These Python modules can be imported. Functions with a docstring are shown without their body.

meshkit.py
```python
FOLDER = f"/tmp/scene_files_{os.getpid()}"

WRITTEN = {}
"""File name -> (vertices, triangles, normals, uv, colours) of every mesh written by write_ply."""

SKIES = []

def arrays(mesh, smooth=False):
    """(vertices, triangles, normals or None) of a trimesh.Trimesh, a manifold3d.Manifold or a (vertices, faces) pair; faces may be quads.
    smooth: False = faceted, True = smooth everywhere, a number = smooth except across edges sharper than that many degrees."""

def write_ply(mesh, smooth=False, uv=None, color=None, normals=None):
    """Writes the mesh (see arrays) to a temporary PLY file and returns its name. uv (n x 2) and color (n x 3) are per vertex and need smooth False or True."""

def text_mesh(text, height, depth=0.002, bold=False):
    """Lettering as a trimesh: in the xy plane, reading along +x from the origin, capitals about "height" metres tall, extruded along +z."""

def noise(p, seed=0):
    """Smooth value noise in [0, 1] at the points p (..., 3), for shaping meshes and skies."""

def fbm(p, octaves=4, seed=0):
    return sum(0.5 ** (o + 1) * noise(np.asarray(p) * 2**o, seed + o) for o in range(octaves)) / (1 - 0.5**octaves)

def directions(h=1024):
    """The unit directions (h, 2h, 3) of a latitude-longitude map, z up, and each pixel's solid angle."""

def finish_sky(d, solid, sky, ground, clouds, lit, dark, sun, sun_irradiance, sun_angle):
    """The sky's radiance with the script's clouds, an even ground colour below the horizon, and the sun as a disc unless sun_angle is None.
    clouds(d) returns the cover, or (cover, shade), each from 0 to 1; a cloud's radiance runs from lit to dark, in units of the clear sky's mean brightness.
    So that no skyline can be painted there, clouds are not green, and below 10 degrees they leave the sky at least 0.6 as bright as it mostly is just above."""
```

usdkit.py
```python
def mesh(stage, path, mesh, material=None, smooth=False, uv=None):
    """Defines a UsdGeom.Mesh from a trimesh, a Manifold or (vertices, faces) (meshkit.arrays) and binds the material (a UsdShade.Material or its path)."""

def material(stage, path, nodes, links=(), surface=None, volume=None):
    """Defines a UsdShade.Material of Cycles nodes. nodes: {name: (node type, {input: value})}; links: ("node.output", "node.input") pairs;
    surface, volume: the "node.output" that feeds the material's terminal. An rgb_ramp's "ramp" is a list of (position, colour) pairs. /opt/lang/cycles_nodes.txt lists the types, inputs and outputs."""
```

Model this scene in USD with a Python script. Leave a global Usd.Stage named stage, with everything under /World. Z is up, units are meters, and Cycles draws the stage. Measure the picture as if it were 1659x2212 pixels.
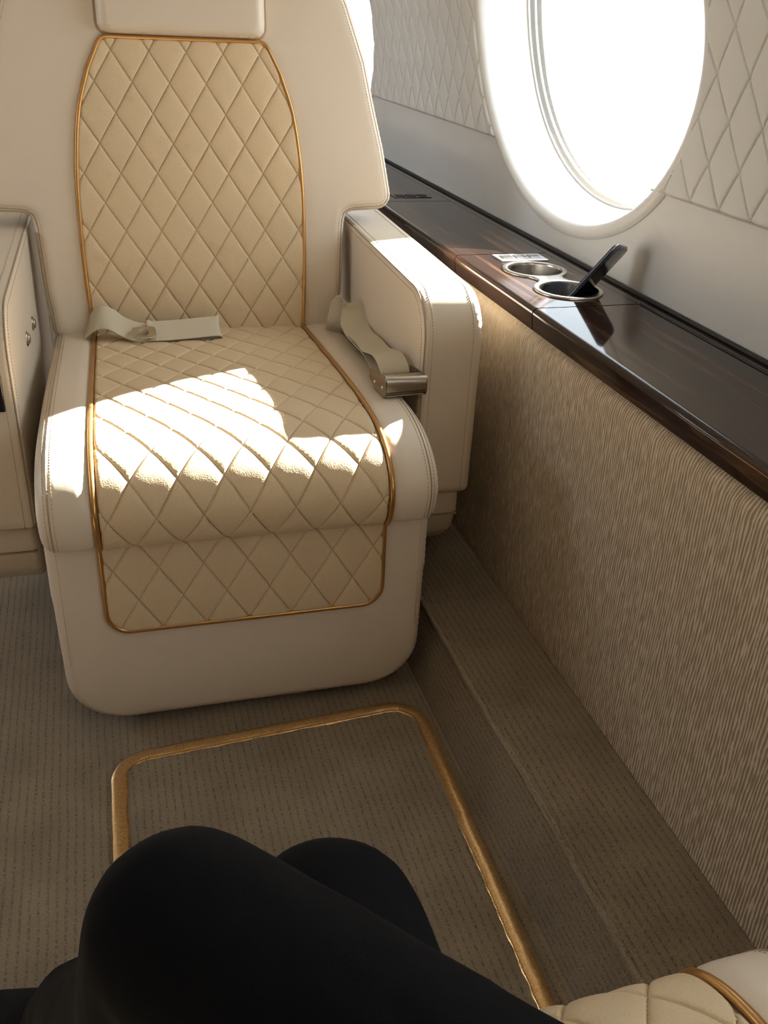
import math, numpy as np, trimesh, shapely, usdkit, meshkit
import manifold3d as m3
from scipy.spatial import Delaunay
from shapely.geometry import Polygon, Point, LineString, box
from shapely.ops import unary_union
from pxr import Usd, UsdGeom, UsdLux, UsdShade, Gf, Sdf

stage = Usd.Stage.CreateInMemory()
UsdGeom.SetStageUpAxis(stage, 'Z'); UsdGeom.SetStageMetersPerUnit(stage, 1.0)
UsdGeom.Xform.Define(stage, '/World'); UsdGeom.Scope.Define(stage, '/World/Looks')
PI = math.pi

# ------------------------------------------------------------------ camera
W, H = 1659., 2212.
F, ROLL, VP, CZ = 2000., 0.05, (165., -10.), 1.05        # focal length in px, horizon slope, vanishing point of the cabin's length
dy = np.array([VP[0] - W/2, VP[1] - H/2, F]); dy /= np.linalg.norm(dy)
up = np.cross(dy, [1, ROLL, 0.]); up /= np.linalg.norm(up)
up = -up if up[1] > 0 else up
dx = np.cross(dy, up); dx /= np.linalg.norm(dx)
R = np.stack([dx, dy, up], 1)
cam = UsdGeom.Camera.Define(stage, '/World/camera')
cam.CreateHorizontalApertureAttr(36.0); cam.CreateFocalLengthAttr(36.0 * F / W)
cam.CreateClippingRangeAttr((0.02, 500.0)); cam.CreateFStopAttr(0.0)
mt = Gf.Matrix4d(*[float(v) for row in ((*R[0], 0), (*(-R[1]), 0), (*(-R[2]), 0), (0, 0, CZ, 1)) for v in row])
cam.AddTransformOp().Set(mt)
EXPOSURE = -2.38
cam.CreateExposureAttr(EXPOSURE)

# ------------------------------------------------------------------ sun and sky
SUN = np.array([1.60, 1.08, 1.0]); SUN /= np.linalg.norm(SUN)      # towards the sun: in through the windows, from ahead
sky = UsdLux.DomeLight.Define(stage, '/World/sky'); sky.CreateIntensityAttr(8.5); sky.CreateColorAttr((0.84, 0.92, 1.0))
sun = UsdLux.DistantLight.Define(stage, '/World/sun'); sun.CreateAngleAttr(0.53)
sun.CreateNormalizeAttr(True); sun.CreateIntensityAttr(115.0); sun.CreateColorAttr((1.0, 0.965, 0.90))
zc = SUN; xc = np.cross([0, 0, 1.0], zc); xc /= np.linalg.norm(xc); yc_ = np.cross(zc, xc)
sun.AddTransformOp().Set(Gf.Matrix4d(*[float(v) for row in ((*xc, 0), (*yc_, 0), (*zc, 0), (0, 0, 0, 1)) for v in row]))

# ------------------------------------------------------------------ naming helpers
used = {}
def path_for(parent, name):
    base = str(parent) if parent else '/World'
    k = (base, name); n = used.get(k, 0); used[k] = n + 1
    return f'{base}/{name}' if n == 0 else f'{base}/{name}_{n:03d}'
def tag(prim, label=None, cat=None, group=None, kind=None):
    for k, v in (('label', label), ('category', cat), ('group', group), ('kind', kind)):
        if v: prim.SetCustomDataByKey(k, v)
    return prim
def obj(name, mesh, mat, parent=None, smooth=40, label=None, cat=None, group=None, kind=None):
    p = path_for(parent.GetPath() if parent else None, name)
    m = usdkit.mesh(stage, p, mesh, mat, smooth=smooth)
    return tag(m.GetPrim(), label, cat, group, kind)
def thing(name, label, cat, loc=(0, 0, 0), rotz=0, group=None):
    x = UsdGeom.Xform.Define(stage, path_for(None, name))
    x.AddTranslateOp().Set(Gf.Vec3d(*map(float, loc))); x.AddRotateZOp().Set(float(rotz))
    return tag(x.GetPrim(), label, cat, group)
def frame(name, label=None, kind='structure'):
    x = UsdGeom.Xform.Define(stage, path_for(None, name)); return tag(x.GetPrim(), label, None, None, kind)
def copy_of(src, label, loc, rotz, group=None):
    x = UsdGeom.Xform.Define(stage, path_for(None, src.GetName()))
    x.GetPrim().GetReferences().AddInternalReference(src.GetPath())
    UsdGeom.Xformable(x).ClearXformOpOrder()
    x.GetPrim().GetAttribute('xformOp:translate').Set(Gf.Vec3d(*map(float, loc)))
    x.GetPrim().GetAttribute('xformOp:rotateZ').Set(float(rotz))
    UsdGeom.Xformable(x).SetXformOpOrder([UsdGeom.XformOp(x.GetPrim().GetAttribute('xformOp:translate')), UsdGeom.XformOp(x.GetPrim().GetAttribute('xformOp:rotateZ'))])
    x.GetPrim().SetInstanceable(True)
    return tag(x.GetPrim(), label, src.GetCustomDataByKey('category'), group)

# ------------------------------------------------------------------ materials
def MAT(name, nodes, links, surface='p.BSDF', **k):
    return usdkit.material(stage, '/World/Looks/' + name, nodes, links, surface=surface, **k)
def plain(name, col, rough=0.5, metallic=0.0, **k):
    return MAT(name, {'p': ('principled_bsdf', {'base_color': col, 'roughness': rough, 'metallic': metallic, **k})}, [])
def leather(name, col, rough=0.42, grain=900, depth=0.00012, spots=0.0, spec=0.45):
    dark = tuple(c * (0.93 - spots) for c in col)
    return MAT(name, {
        't': ('texture_coordinate', {}),
        'v': ('voronoi_texture', {'scale': grain, 'feature': 'f1'}),
        'n': ('noise_texture', {'scale': 14.0, 'detail': 3.0}),
        'r': ('rgb_ramp', {'ramp': [(0.0, dark), (0.35, col), (1.0, tuple(min(1, c * 1.03) for c in col))]}),
        's': ('map_range', {'from_min': 0.0, 'from_max': 0.65, 'to_min': 1.0, 'to_max': 0.0, 'clamp': True}),
        'm': ('mix', {'mix_type': 'mix', 'color2': dark}),
        'k': ('math', {'math_type': 'power', 'value2': 4.0 if spots else 1.0}),
        'ks': ('math', {'math_type': 'multiply', 'value2': 0.8 if spots else 0.0}),
        'b': ('bump', {'strength': 0.55, 'distance': depth}),
        'p': ('principled_bsdf', {'roughness': rough, 'specular_ior_level': spec, 'ior': 1.45}),
    }, [('t.object', 'v.vector'), ('t.object', 'n.vector'), ('n.fac', 'r.fac'), ('r.color', 'm.color1'), ('v.distance', 's.value'),
        ('s.result', 'k.value1'), ('k.value', 'ks.value1'), ('ks.value', 'm.fac'), ('m.color', 'p.base_color'), ('v.distance', 'b.height'), ('b.normal', 'p.normal')])
CREAM = (0.66, 0.565, 0.45)
M_leather = leather('cream_leather', CREAM)
M_quilt = leather('tan_quilt_leather', (0.61, 0.475, 0.305), rough=0.5, grain=420, depth=0.0003, spots=0.34, spec=0.35)
M_seam = plain('leather_seam', (0.30, 0.22, 0.14), 0.7)
M_thread = plain('pale_thread', (0.50, 0.42, 0.31), 0.7)
M_thread_tan = plain('tan_thread', (0.44, 0.34, 0.225), 0.7)
M_piping = plain('bronze_piping', (0.46, 0.25, 0.085), 0.3, 0.75)
M_wall_leather = leather('wall_leather', (0.80, 0.80, 0.785), rough=0.42, grain=900)
M_wall_thread = plain('wall_thread', (0.55, 0.52, 0.50), 0.7)
M_ring = plain('window_plastic', (0.86, 0.85, 0.82), 0.35)
M_dark = plain('dark_gap', (0.012, 0.012, 0.014), 0.6)
M_steel = plain('brushed_steel', (0.55, 0.52, 0.47), 0.22, 1.0)
M_bronze = plain('buckle_metal', (0.38, 0.33, 0.27), 0.28, 1.0)
M_satin = plain('satin_plate', (0.62, 0.62, 0.63), 0.38, 1.0)
M_webbing = MAT('belt_webbing', {
    't': ('texture_coordinate', {}), 'w': ('wave_texture', {'scale': 420.0, 'bands_direction': 'diagonal'}),
    'b': ('bump', {'strength': 0.3, 'distance': 0.0002}),
    'p': ('principled_bsdf', {'base_color': (0.56, 0.50, 0.38), 'roughness': 0.6})},
    [('t.object', 'w.vector'), ('w.fac', 'b.height'), ('b.normal', 'p.normal')])
M_trousers = MAT('black_knit', {
    't': ('texture_coordinate', {}), 'v': ('noise_texture', {'scale': 600.0, 'detail': 2.0}),
    'b': ('bump', {'strength': 0.4, 'distance': 0.0004}),
    'p': ('principled_bsdf', {'base_color': (0.0025, 0.0028, 0.0038), 'roughness': 0.9, 'specular_ior_level': 0.08})},
    [('t.object', 'v.vector'), ('v.fac', 'b.height'), ('b.normal', 'p.normal')])
M_shoe = plain('black_shoe_leather', (0.010, 0.010, 0.011), 0.85, 0.0, specular_ior_level=0.05)
M_phone = plain('phone_body', (0.022, 0.034, 0.075), 0.12)
M_phone_rim = plain('phone_rim', (0.35, 0.38, 0.42), 0.2, 1.0)
M_screen = plain('dark_screen', (0.01, 0.01, 0.012), 0.12)
# dark glossy wood with long grain along the cabin
M_wood = MAT('lacquered_wood', {
    't': ('geometry', {}), 'm': ('mapping', {'scale': (60.0, 3.0, 60.0)}),
    'n': ('noise_texture', {'scale': 1.0, 'detail': 6.0, 'distortion': 0.6}),
    'r': ('rgb_ramp', {'ramp': [(0.3, (0.014, 0.0075, 0.006)), (0.52, (0.022, 0.012, 0.009)), (0.66, (0.075, 0.038, 0.022)), (0.78, (0.018, 0.0095, 0.0075))]}),
    'p': ('principled_bsdf', {'roughness': 0.05, 'specular_ior_level': 0.3, 'ior': 1.45})},
    [('t.position', 'm.vector'), ('m.vector', 'n.vector'), ('n.fac', 'r.fac'), ('r.color', 'p.base_color')])
M_glass = MAT('pane_glass', {
    'f': ('layer_weight', {'blend': 0.5}), 'k': ('math', {'math_type': 'power', 'value2': 4.0}), 'l': ('math', {'math_type': 'multiply_add', 'value2': 0.45, 'value3': 0.035}),
    't': ('transparent_bsdf', {'color': (0.97, 0.98, 0.98)}), 'g': ('glossy_bsdf', {'roughness': 0.0, 'color': (1, 1, 1)}), 'x': ('mix_closure', {})},
    [('f.facing', 'k.value1'), ('k.value', 'l.value1'), ('l.value', 'x.fac'), ('t.BSDF', 'x.closure1'), ('g.BSDF', 'x.closure2')], surface='x.closure')
M_apron = MAT('pale_concrete', {
    't': ('geometry', {}), 'n': ('noise_texture', {'scale': 0.6, 'detail': 5.0}),
    'r': ('rgb_ramp', {'ramp': [(0.0, (0.27, 0.27, 0.26)), (1.0, (0.36, 0.36, 0.35))]}),
    'p': ('principled_bsdf', {'roughness': 0.9})}, [('t.position', 'n.vector'), ('n.fac', 'r.fac'), ('r.color', 'p.base_color')])
def carpet(name, lo, hi, pitch=0.0115):
    """looped carpet with ribs along the cabin; the rib coordinate is x + z so that riser and tread both show it"""
    return MAT(name, {
        'g': ('geometry', {}), 's': ('separate_xyz', {}), 'a': ('math', {'math_type': 'add'}),
        'wm': ('mapping', {'scale': (20.0, 8.0, 20.0)}), 'wn': ('noise_texture', {'scale': 1.0, 'detail': 2.0}),
        'wa': ('math', {'math_type': 'multiply_add', 'value2': 0.006}),
        'mu': ('math', {'math_type': 'multiply', 'value2': 2 * PI / pitch}), 'si': ('math', {'math_type': 'sine'}),
        'mr': ('map_range', {'from_min': 0.15, 'from_max': 1.0, 'clamp': True}),
        'dm': ('mapping', {'scale': (330.0, 230.0, 330.0)}), 'dn': ('noise_texture', {'scale': 1.0, 'detail': 2.0}),
        'dr': ('map_range', {'from_min': 0.42, 'from_max': 0.62, 'clamp': True}),
        'fm': ('math', {'math_type': 'multiply'}),
        'pn': ('noise_texture', {'scale': 700.0, 'detail': 2.0}), 'pr': ('rgb_ramp', {'ramp': [(0.25, tuple(c * 0.62 for c in hi)), (0.75, tuple(c * 1.3 for c in hi))]}),
        'ln': ('noise_texture', {'scale': 9.0, 'detail': 3.0}), 'lr': ('rgb_ramp', {'ramp': [(0.3, (0.82, 0.82, 0.82)), (0.7, (1.12, 1.12, 1.12))]}),
        'mx': ('mix', {'mix_type': 'mix', 'color2': lo}), 'ml': ('mix', {'mix_type': 'multiply', 'fac': 1.0}),
        'h': ('math', {'math_type': 'multiply_add', 'value2': -0.6}),
        'b': ('bump', {'strength': 0.8, 'distance': 0.0022}),
        'p': ('principled_bsdf', {'roughness': 0.95, 'specular_ior_level': 0.1, 'sheen_weight': 0.15, 'sheen_roughness': 0.5})},
        [('g.position', 's.vector'), ('s.x', 'a.value1'), ('s.z', 'a.value2'), ('g.position', 'wm.vector'), ('wm.vector', 'wn.vector'),
         ('wn.fac', 'wa.value1'), ('a.value', 'wa.value3'), ('wa.value', 'mu.value1'), ('mu.value', 'si.value1'), ('si.value', 'mr.value'),
         ('g.position', 'dm.vector'), ('dm.vector', 'dn.vector'), ('dn.fac', 'dr.value'), ('mr.result', 'fm.value1'), ('dr.result', 'fm.value2'),
         ('g.position', 'pn.vector'), ('pn.fac', 'pr.fac'), ('pr.color', 'mx.color1'), ('fm.value', 'mx.fac'),
         ('g.position', 'ln.vector'), ('ln.fac', 'lr.fac'), ('mx.color', 'ml.color1'), ('lr.color', 'ml.color2'), ('ml.color', 'p.base_color'),
         ('fm.value', 'h.value1'), ('pn.fac', 'h.value3'), ('h.value', 'b.height'), ('b.normal', 'p.normal')])
M_carpet = carpet('ribbed_carpet', (0.125, 0.095, 0.062), (0.255, 0.200, 0.136))
M_carpet_worn = carpet('worn_carpet', (0.20, 0.155, 0.104), (0.315, 0.248, 0.172))
# fabric with fine broken upright ribs; ridges run up the panel
M_fabric = MAT('ribbed_wall_fabric', {
    'g': ('geometry', {}), 's': ('separate_xyz', {}),
    'wm': ('mapping', {'scale': (30.0, 26.0, 7.0)}), 'wn': ('noise_texture', {'scale': 1.0, 'detail': 3.0}),
    'wa': ('math', {'math_type': 'multiply_add', 'value2': 0.014}),
    'mu': ('math', {'math_type': 'multiply', 'value2': 2 * PI / 0.0052}), 'si': ('math', {'math_type': 'sine'}),
    'bm': ('mapping', {'scale': (120.0, 200.0, 46.0)}), 'bn': ('noise_texture', {'scale': 1.0, 'detail': 2.0}),
    'bs': ('math', {'math_type': 'multiply_add', 'value2': 4.4}), 'of': ('math', {'math_type': 'add', 'value2': -2.1}),
    'mr': ('map_range', {'from_min': -0.55, 'from_max': 0.55, 'clamp': True}),
    'cr': ('rgb_ramp', {'ramp': [(0.0, (0.31, 0.232, 0.152)), (1.0, (0.62, 0.51, 0.385))]}),
    'b': ('bump', {'strength': 0.7, 'distance': 0.0016}),
    'p': ('principled_bsdf', {'roughness': 0.85, 'specular_ior_level': 0.15})},
    [('g.position', 's.vector'), ('g.position', 'wm.vector'), ('wm.vector', 'wn.vector'), ('wn.fac', 'wa.value1'), ('s.y', 'wa.value3'),
     ('wa.value', 'mu.value1'), ('mu.value', 'si.value1'), ('g.position', 'bm.vector'), ('bm.vector', 'bn.vector'), ('bn.fac', 'bs.value1'),
     ('si.value', 'bs.value3'), ('bs.value', 'of.value1'), ('of.value', 'mr.value'), ('mr.result', 'cr.fac'), ('cr.color', 'p.base_color'),
     ('mr.result', 'b.height'), ('b.normal', 'p.normal')])
M_binding = MAT('gold_binding', {
    'g': ('geometry', {}), 'n': ('noise_texture', {'scale': 260.0, 'detail': 3.0, 'distortion': 1.0}),
    'r': ('rgb_ramp', {'ramp': [(0.3, (0.46, 0.27, 0.10)), (0.7, (0.70, 0.46, 0.22))]}),
    'b': ('bump', {'strength': 0.35, 'distance': 0.0008}),
    'p': ('principled_bsdf', {'roughness': 0.24, 'metallic': 0.75})},
    [('g.position', 'n.vector'), ('n.fac', 'r.fac'), ('r.color', 'p.base_color'), ('n.fac', 'b.height'), ('b.normal', 'p.normal')])
M_veneer = plain('brown_veneer', (0.20, 0.13, 0.085), 0.4)
M_ceiling = plain('ceiling_lining', (0.78, 0.76, 0.71), 0.7)

# ------------------------------------------------------------------ mesh helpers
def cat(ms): return trimesh.util.concatenate([m for m in ms if m is not None])
def boxm(x0, x1, y0, y1, z0, z1, r=0.0):
    if r <= 0:
        m = trimesh.creation.box([x1 - x0, y1 - y0, z1 - z0]); m.apply_translation([(x0 + x1)/2, (y0 + y1)/2, (z0 + z1)/2]); return m
    s = m3.Manifold.sphere(r, 16); pts = []
    hull = m3.Manifold.batch_hull([s.translate([x, y, z]) for x in (x0 + r, x1 - r) for y in (y0 + r, y1 - r) for z in (z0 + r, z1 - r)])
    mm = hull.to_mesh(); return trimesh.Trimesh(mm.vert_properties[:, :3], mm.tri_verts, process=False)
def from_manifold(mm):
    mm = mm.to_mesh(); return trimesh.Trimesh(mm.vert_properties[:, :3], mm.tri_verts, process=False)
def resample(coords, step, closed=True):
    c = np.asarray(coords, float)[:, :2]
    if closed and not np.allclose(c[0], c[-1]): c = np.vstack([c, c[:1]])
    L = np.r_[0, np.cumsum(np.linalg.norm(np.diff(c, axis=0), axis=1))]
    n = max(3, int(round(L[-1] / step)))
    s = np.linspace(0, L[-1], n + 1)
    if closed: s = s[:-1]
    return np.stack([np.interp(s, L, c[:, 0]), np.interp(s, L, c[:, 1])], 1)
def rounded(poly, r_out, r_in=None):
    r_in = r_out if r_in is None else r_in
    p = poly.buffer(-r_out, quad_segs=12).buffer(r_out, quad_segs=12)
    return p.buffer(r_in, quad_segs=12).buffer(-r_in, quad_segs=12) if r_in else p
def tri_poly(poly, res, rings, quilt=None):
    pts = []
    for d in rings:
        q = poly.buffer(-d, quad_segs=8) if d > 0 else poly
        for g in getattr(q, 'geoms', [q]):
            if g.is_empty: continue
            for ring in [g.exterior, *g.interiors]:
                pts.append(resample(ring.coords, min(res, 0.012)))
    x0, y0, x1, y1 = poly.bounds
    inner = poly.buffer(-(rings[-1] + 0.45 * res))
    gx, gy = np.meshgrid(np.arange(x0 + res/2, x1, res), np.arange(y0 + res/2, y1, res))
    g = np.stack([gx.ravel(), gy.ravel()], 1)
    if quilt is not None:                                         # mesh lines follow the quilting seams
        g = g[quilt.seam_distance(g[:, 0], g[:, 1]) > .0046]
        sp = quilt.seam_points(poly.bounds, .0028)
        inq = poly.buffer(-rings[-1] * .8); sp = sp[shapely.contains_xy(inq, sp[:, 0], sp[:, 1])]
        sp = sp[np.unique(np.round(sp / .0007).astype(np.int64), axis=0, return_index=True)[1]]
        pts.append(sp)
    pts.append(g[shapely.contains_xy(inner, g[:, 0], g[:, 1])])
    pts = np.vstack(pts)
    pts = pts[np.unique(np.round(pts * 2e5).astype(np.int64), axis=0, return_index=True)[1]]
    t = Delaunay(pts).simplices
    c = pts[t].mean(1)
    t = t[shapely.contains_xy(poly, c[:, 0], c[:, 1])]
    a, b, cc = pts[t[:, 0]], pts[t[:, 1]], pts[t[:, 2]]
    area = (b[:, 0]-a[:, 0])*(cc[:, 1]-a[:, 1]) - (b[:, 1]-a[:, 1])*(cc[:, 0]-a[:, 0])
    t = t[np.abs(area) > 1e-11]; area = area[np.abs(area) > 1e-11]
    t = np.where((area < 0)[:, None], t[:, [0, 2, 1]], t)
    return pts, t
RINGS = (0, .04, .13, .28, .48, .72, 1.0)
def pillow(poly, M, wfun=None, r=.012, th=.05, res=.02, back_r=0.0, quilt=None):
    """An upholstered slab: outline poly in (u, v), front at w = wfun with a rounded edge of radius r, back at -th. M maps (u, v, w) to space."""
    rr = max(r, back_r)
    pts, t = tri_poly(poly, res, [rr * k for k in RINGS], quilt)
    P = shapely.points(pts)
    edge = poly.boundary
    d = np.maximum(shapely.distance(P, edge), 0)
    drop = lambda rad: (rad - np.sqrt(np.maximum(rad**2 - (rad - np.minimum(d, rad))**2, 0))) if rad > 0 else 0 * d
    w = (wfun(pts[:, 0], pts[:, 1]) if wfun else 0.0) - drop(r)
    wb = -th + drop(back_r)
    front = M(pts[:, 0], pts[:, 1], w + 0 * d); back = M(pts[:, 0], pts[:, 1], wb + 0 * d)
    n = len(pts)
    e = np.sort(np.vstack([t[:, [0, 1]], t[:, [1, 2]], t[:, [2, 0]]]), axis=1)
    dirs = np.vstack([t[:, [0, 1]], t[:, [1, 2]], t[:, [2, 0]]])
    uq, idx, cnt = np.unique(e, axis=0, return_index=True, return_counts=True)
    b = dirs[idx[cnt == 1]]
    side = np.vstack([np.stack([b[:, 1], b[:, 0], b[:, 0] + n], 1), np.stack([b[:, 1], b[:, 0] + n, b[:, 1] + n], 1)])
    f = np.vstack([t, t[:, ::-1] + n, side])
    v = np.vstack([front, back])
    m = trimesh.Trimesh(v, f, process=False)
    if m.volume < 0: m.invert()
    return m
def tube(points, radius, sides=10, closed=False, flat=None):
    p = np.asarray(points, float); n = len(p)
    if closed: t = np.roll(p, -1, 0) - np.roll(p, 1, 0)
    else: t = np.gradient(p, axis=0)
    t /= np.linalg.norm(t, axis=1, keepdims=True) + 1e-12
    a = np.zeros_like(p); ref = np.array([0.12, 0.31, 0.94])
    prev = np.cross(t[0], ref); prev /= np.linalg.norm(prev)
    for i in range(n):
        prev = prev - t[i] * (prev @ t[i]); prev /= np.linalg.norm(prev) + 1e-12; a[i] = prev
    b = np.cross(t, a); ang = np.arange(sides) * 2 * PI / sides
    rad = np.broadcast_to(radius, (n,))
    v = p[:, None] + rad[:, None, None] * (np.cos(ang)[None, :, None] * a[:, None] + np.sin(ang)[None, :, None] * b[:, None])
    m = n if closed else n - 1
    i, j = np.meshgrid(np.arange(m), np.arange(sides), indexing='ij')
    i2, j2 = (i + 1) % n, (j + 1) % sides
    q = np.stack([i*sides + j, i2*sides + j, i2*sides + j2, i*sides + j2], -1).reshape(-1, 4)
    f = np.vstack([q[:, [0, 1, 2]], q[:, [0, 2, 3]]]); v = v.reshape(-1, 3)
    if not closed:
        k = np.arange(1, sides - 1)
        f = np.vstack([f, np.stack([0*k, k + 1, k], 1)[:, [0, 2, 1]][:, ::-1], np.stack([0*k, k, k + 1], 1) + (n - 1) * sides])
    mm = trimesh.Trimesh(v, f, process=False); mm.fix_normals() if False else None
    if mm.volume < 0: mm.invert()
    return mm
def smooth_line(pts, n=40, closed=False):
    """Catmull-Rom through the points"""
    p = np.asarray(pts, float)
    p = np.vstack([p[-1], p, p[0], p[1]]) if closed else np.vstack([2*p[0] - p[1], p, 2*p[-1] - p[-2]])
    m = len(p) - 3; out = []
    for s in np.linspace(0, m, n, endpoint=not closed):
        i = min(int(s), m - 1); t = s - i; a, b, c, d = p[i:i+4]
        out.append(0.5*((2*b) + (-a + c)*t + (2*a - 5*b + 4*c - d)*t*t + (-a + 3*b - 3*c + d)*t**3))
    return np.array(out)
def ribbon(center, wdir, width, thick=0.0016, across=None):
    """A strap: centre line, width directions, thickness; rounded only by its mesh normals"""
    c = np.asarray(center, float); n = len(c); wd = np.broadcast_to(np.asarray(wdir, float), c.shape).copy()
    t = np.gradient(c, axis=0); t /= np.linalg.norm(t, axis=1, keepdims=True)
    wd -= t * (wd * t).sum(1, keepdims=True); wd /= np.linalg.norm(wd, axis=1, keepdims=True)
    nn = np.cross(t, wd); k = 9
    s = np.linspace(-.5, .5, k)
    prof = np.vstack([np.stack([s * width, np.full(k, thick/2)], 1), np.stack([s[::-1] * width, np.full(k, -thick/2)], 1)])
    v = c[:, None] + prof[None, :, 0, None] * wd[:, None] + prof[None, :, 1, None] * nn[:, None]
    m = 2 * k
    i, j = np.meshgrid(np.arange(n - 1), np.arange(m), indexing='ij'); j2 = (j + 1) % m
    q = np.stack([i*m + j, (i+1)*m + j, (i+1)*m + j2, i*m + j2], -1).reshape(-1, 4)
    f = np.vstack([q[:, [0, 1, 2]], q[:, [0, 2, 3]]])
    cap = []
    for base, fl in ((0, 1), ((n-1)*m, -1)):
        for a in range(k - 1):
            qd = [base + a, base + a + 1, base + m - 2 - a, base + m - 1 - a]
            cap += [[qd[0], qd[1], qd[2]][::fl], [qd[0], qd[2], qd[3]][::fl]]
    mm = trimesh.Trimesh(v.reshape(-1, 3), np.vstack([f, cap]), process=False)
    if mm.volume < 0: mm.invert()
    return mm
def lathe(profile, n=48):
    p = np.asarray(profile, float); a = np.arange(n) * 2 * PI / n; m = len(p)
    v = np.stack([p[:, None, 0] * np.cos(a), p[:, None, 0] * np.sin(a), np.broadcast_to(p[:, None, 1], (m, n))], -1).reshape(-1, 3)
    i, j = np.meshgrid(np.arange(m - 1), np.arange(n), indexing='ij'); j2 = (j + 1) % n
    q = np.stack([i*n + j, i*n + j2, (i+1)*n + j2, (i+1)*n + j], -1).reshape(-1, 4)
    return trimesh.Trimesh(v, np.vstack([q[:, [0, 1, 2]], q[:, [0, 2, 3]]]), process=False)
class Quilt:
    """Diamond quilting: w x h diamonds with a crossing of seams at (u0, v0)"""
    def __init__(s, w, h, u0, v0, amp=.0042): s.w, s.h, s.u0, s.v0, s.amp = w, h, u0, v0, amp; s.k = 1 / math.hypot(1/w, 1/h)
    def height(s, u, v):
        a = (u - s.u0)/s.w + (v - s.v0)/s.h; b = (u - s.u0)/s.w - (v - s.v0)/s.h
        da = np.abs(a - np.round(a)) * s.k; db = np.abs(b - np.round(b)) * s.k
        one = lambda d: np.sqrt(np.clip(1 - (1 - np.clip(d / (.5*s.k), 0, 1))**3.6, 0, 1))
        crease = np.exp(-(np.minimum(da, db) / .0013)**2) * .0009
        return s.amp * (one(da) * one(db))**.7 - crease
    def seam_distance(s, u, v):
        a = (u - s.u0)/s.w + (v - s.v0)/s.h; b = (u - s.u0)/s.w - (v - s.v0)/s.h
        return np.minimum(np.abs(a - np.round(a)), np.abs(b - np.round(b))) * s.k
    def seam_points(s, bounds, step):
        x0, y0, x1, y1 = bounds; out = []
        for sgn in (1, -1):
            al = [(u - s.u0)/s.w + sgn*(v - s.v0)/s.h for u in (x0, x1) for v in (y0, y1)]
            d = np.array([-s.w, sgn*s.h]) / math.hypot(s.w, s.h); nrm = np.array([-d[1], d[0]]); t = np.arange(-2.2, 2.2, step)[:, None]
            for k in range(math.ceil(min(al)), math.floor(max(al)) + 1):
                for o in (0, -.0013, .0013, -.0032, .0032): out.append(np.array([s.u0 + k*s.w, s.v0]) + d*t + nrm*o)
        p = np.vstack(out); return p[(p[:, 0] > x0) & (p[:, 0] < x1) & (p[:, 1] > y0) & (p[:, 1] < y1)]
    def stitches(s, poly, M, wfun, step=.0052, length=.0034, r=.00055, lift=.0007):
        x0, y0, x1, y1 = poly.bounds; inner = poly.buffer(-.003); segs = []
        for sgn in (1, -1):
            al = [(u - s.u0)/s.w + sgn*(v - s.v0)/s.h for u in (x0, x1) for v in (y0, y1)]
            for k in range(math.ceil(min(al)), math.floor(max(al)) + 1):
                pu0, pv0 = s.u0 + k*s.w, s.v0
                du, dv = -s.w, sgn*s.h; L = math.hypot(du, dv); du, dv = du/L, dv/L
                tt = np.arange(-2.2, 2.2, step)
                for t in tt:
                    u, v = pu0 + du*t, pv0 + dv*t
                    if x0 < u < x1 and y0 < v < y1: segs.append((u, v, du, dv))
        segs = np.array(segs)
        segs = segs[shapely.contains_xy(inner, segs[:, 0], segs[:, 1])]
        return dashes(segs, M, wfun, length, r, lift)
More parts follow.
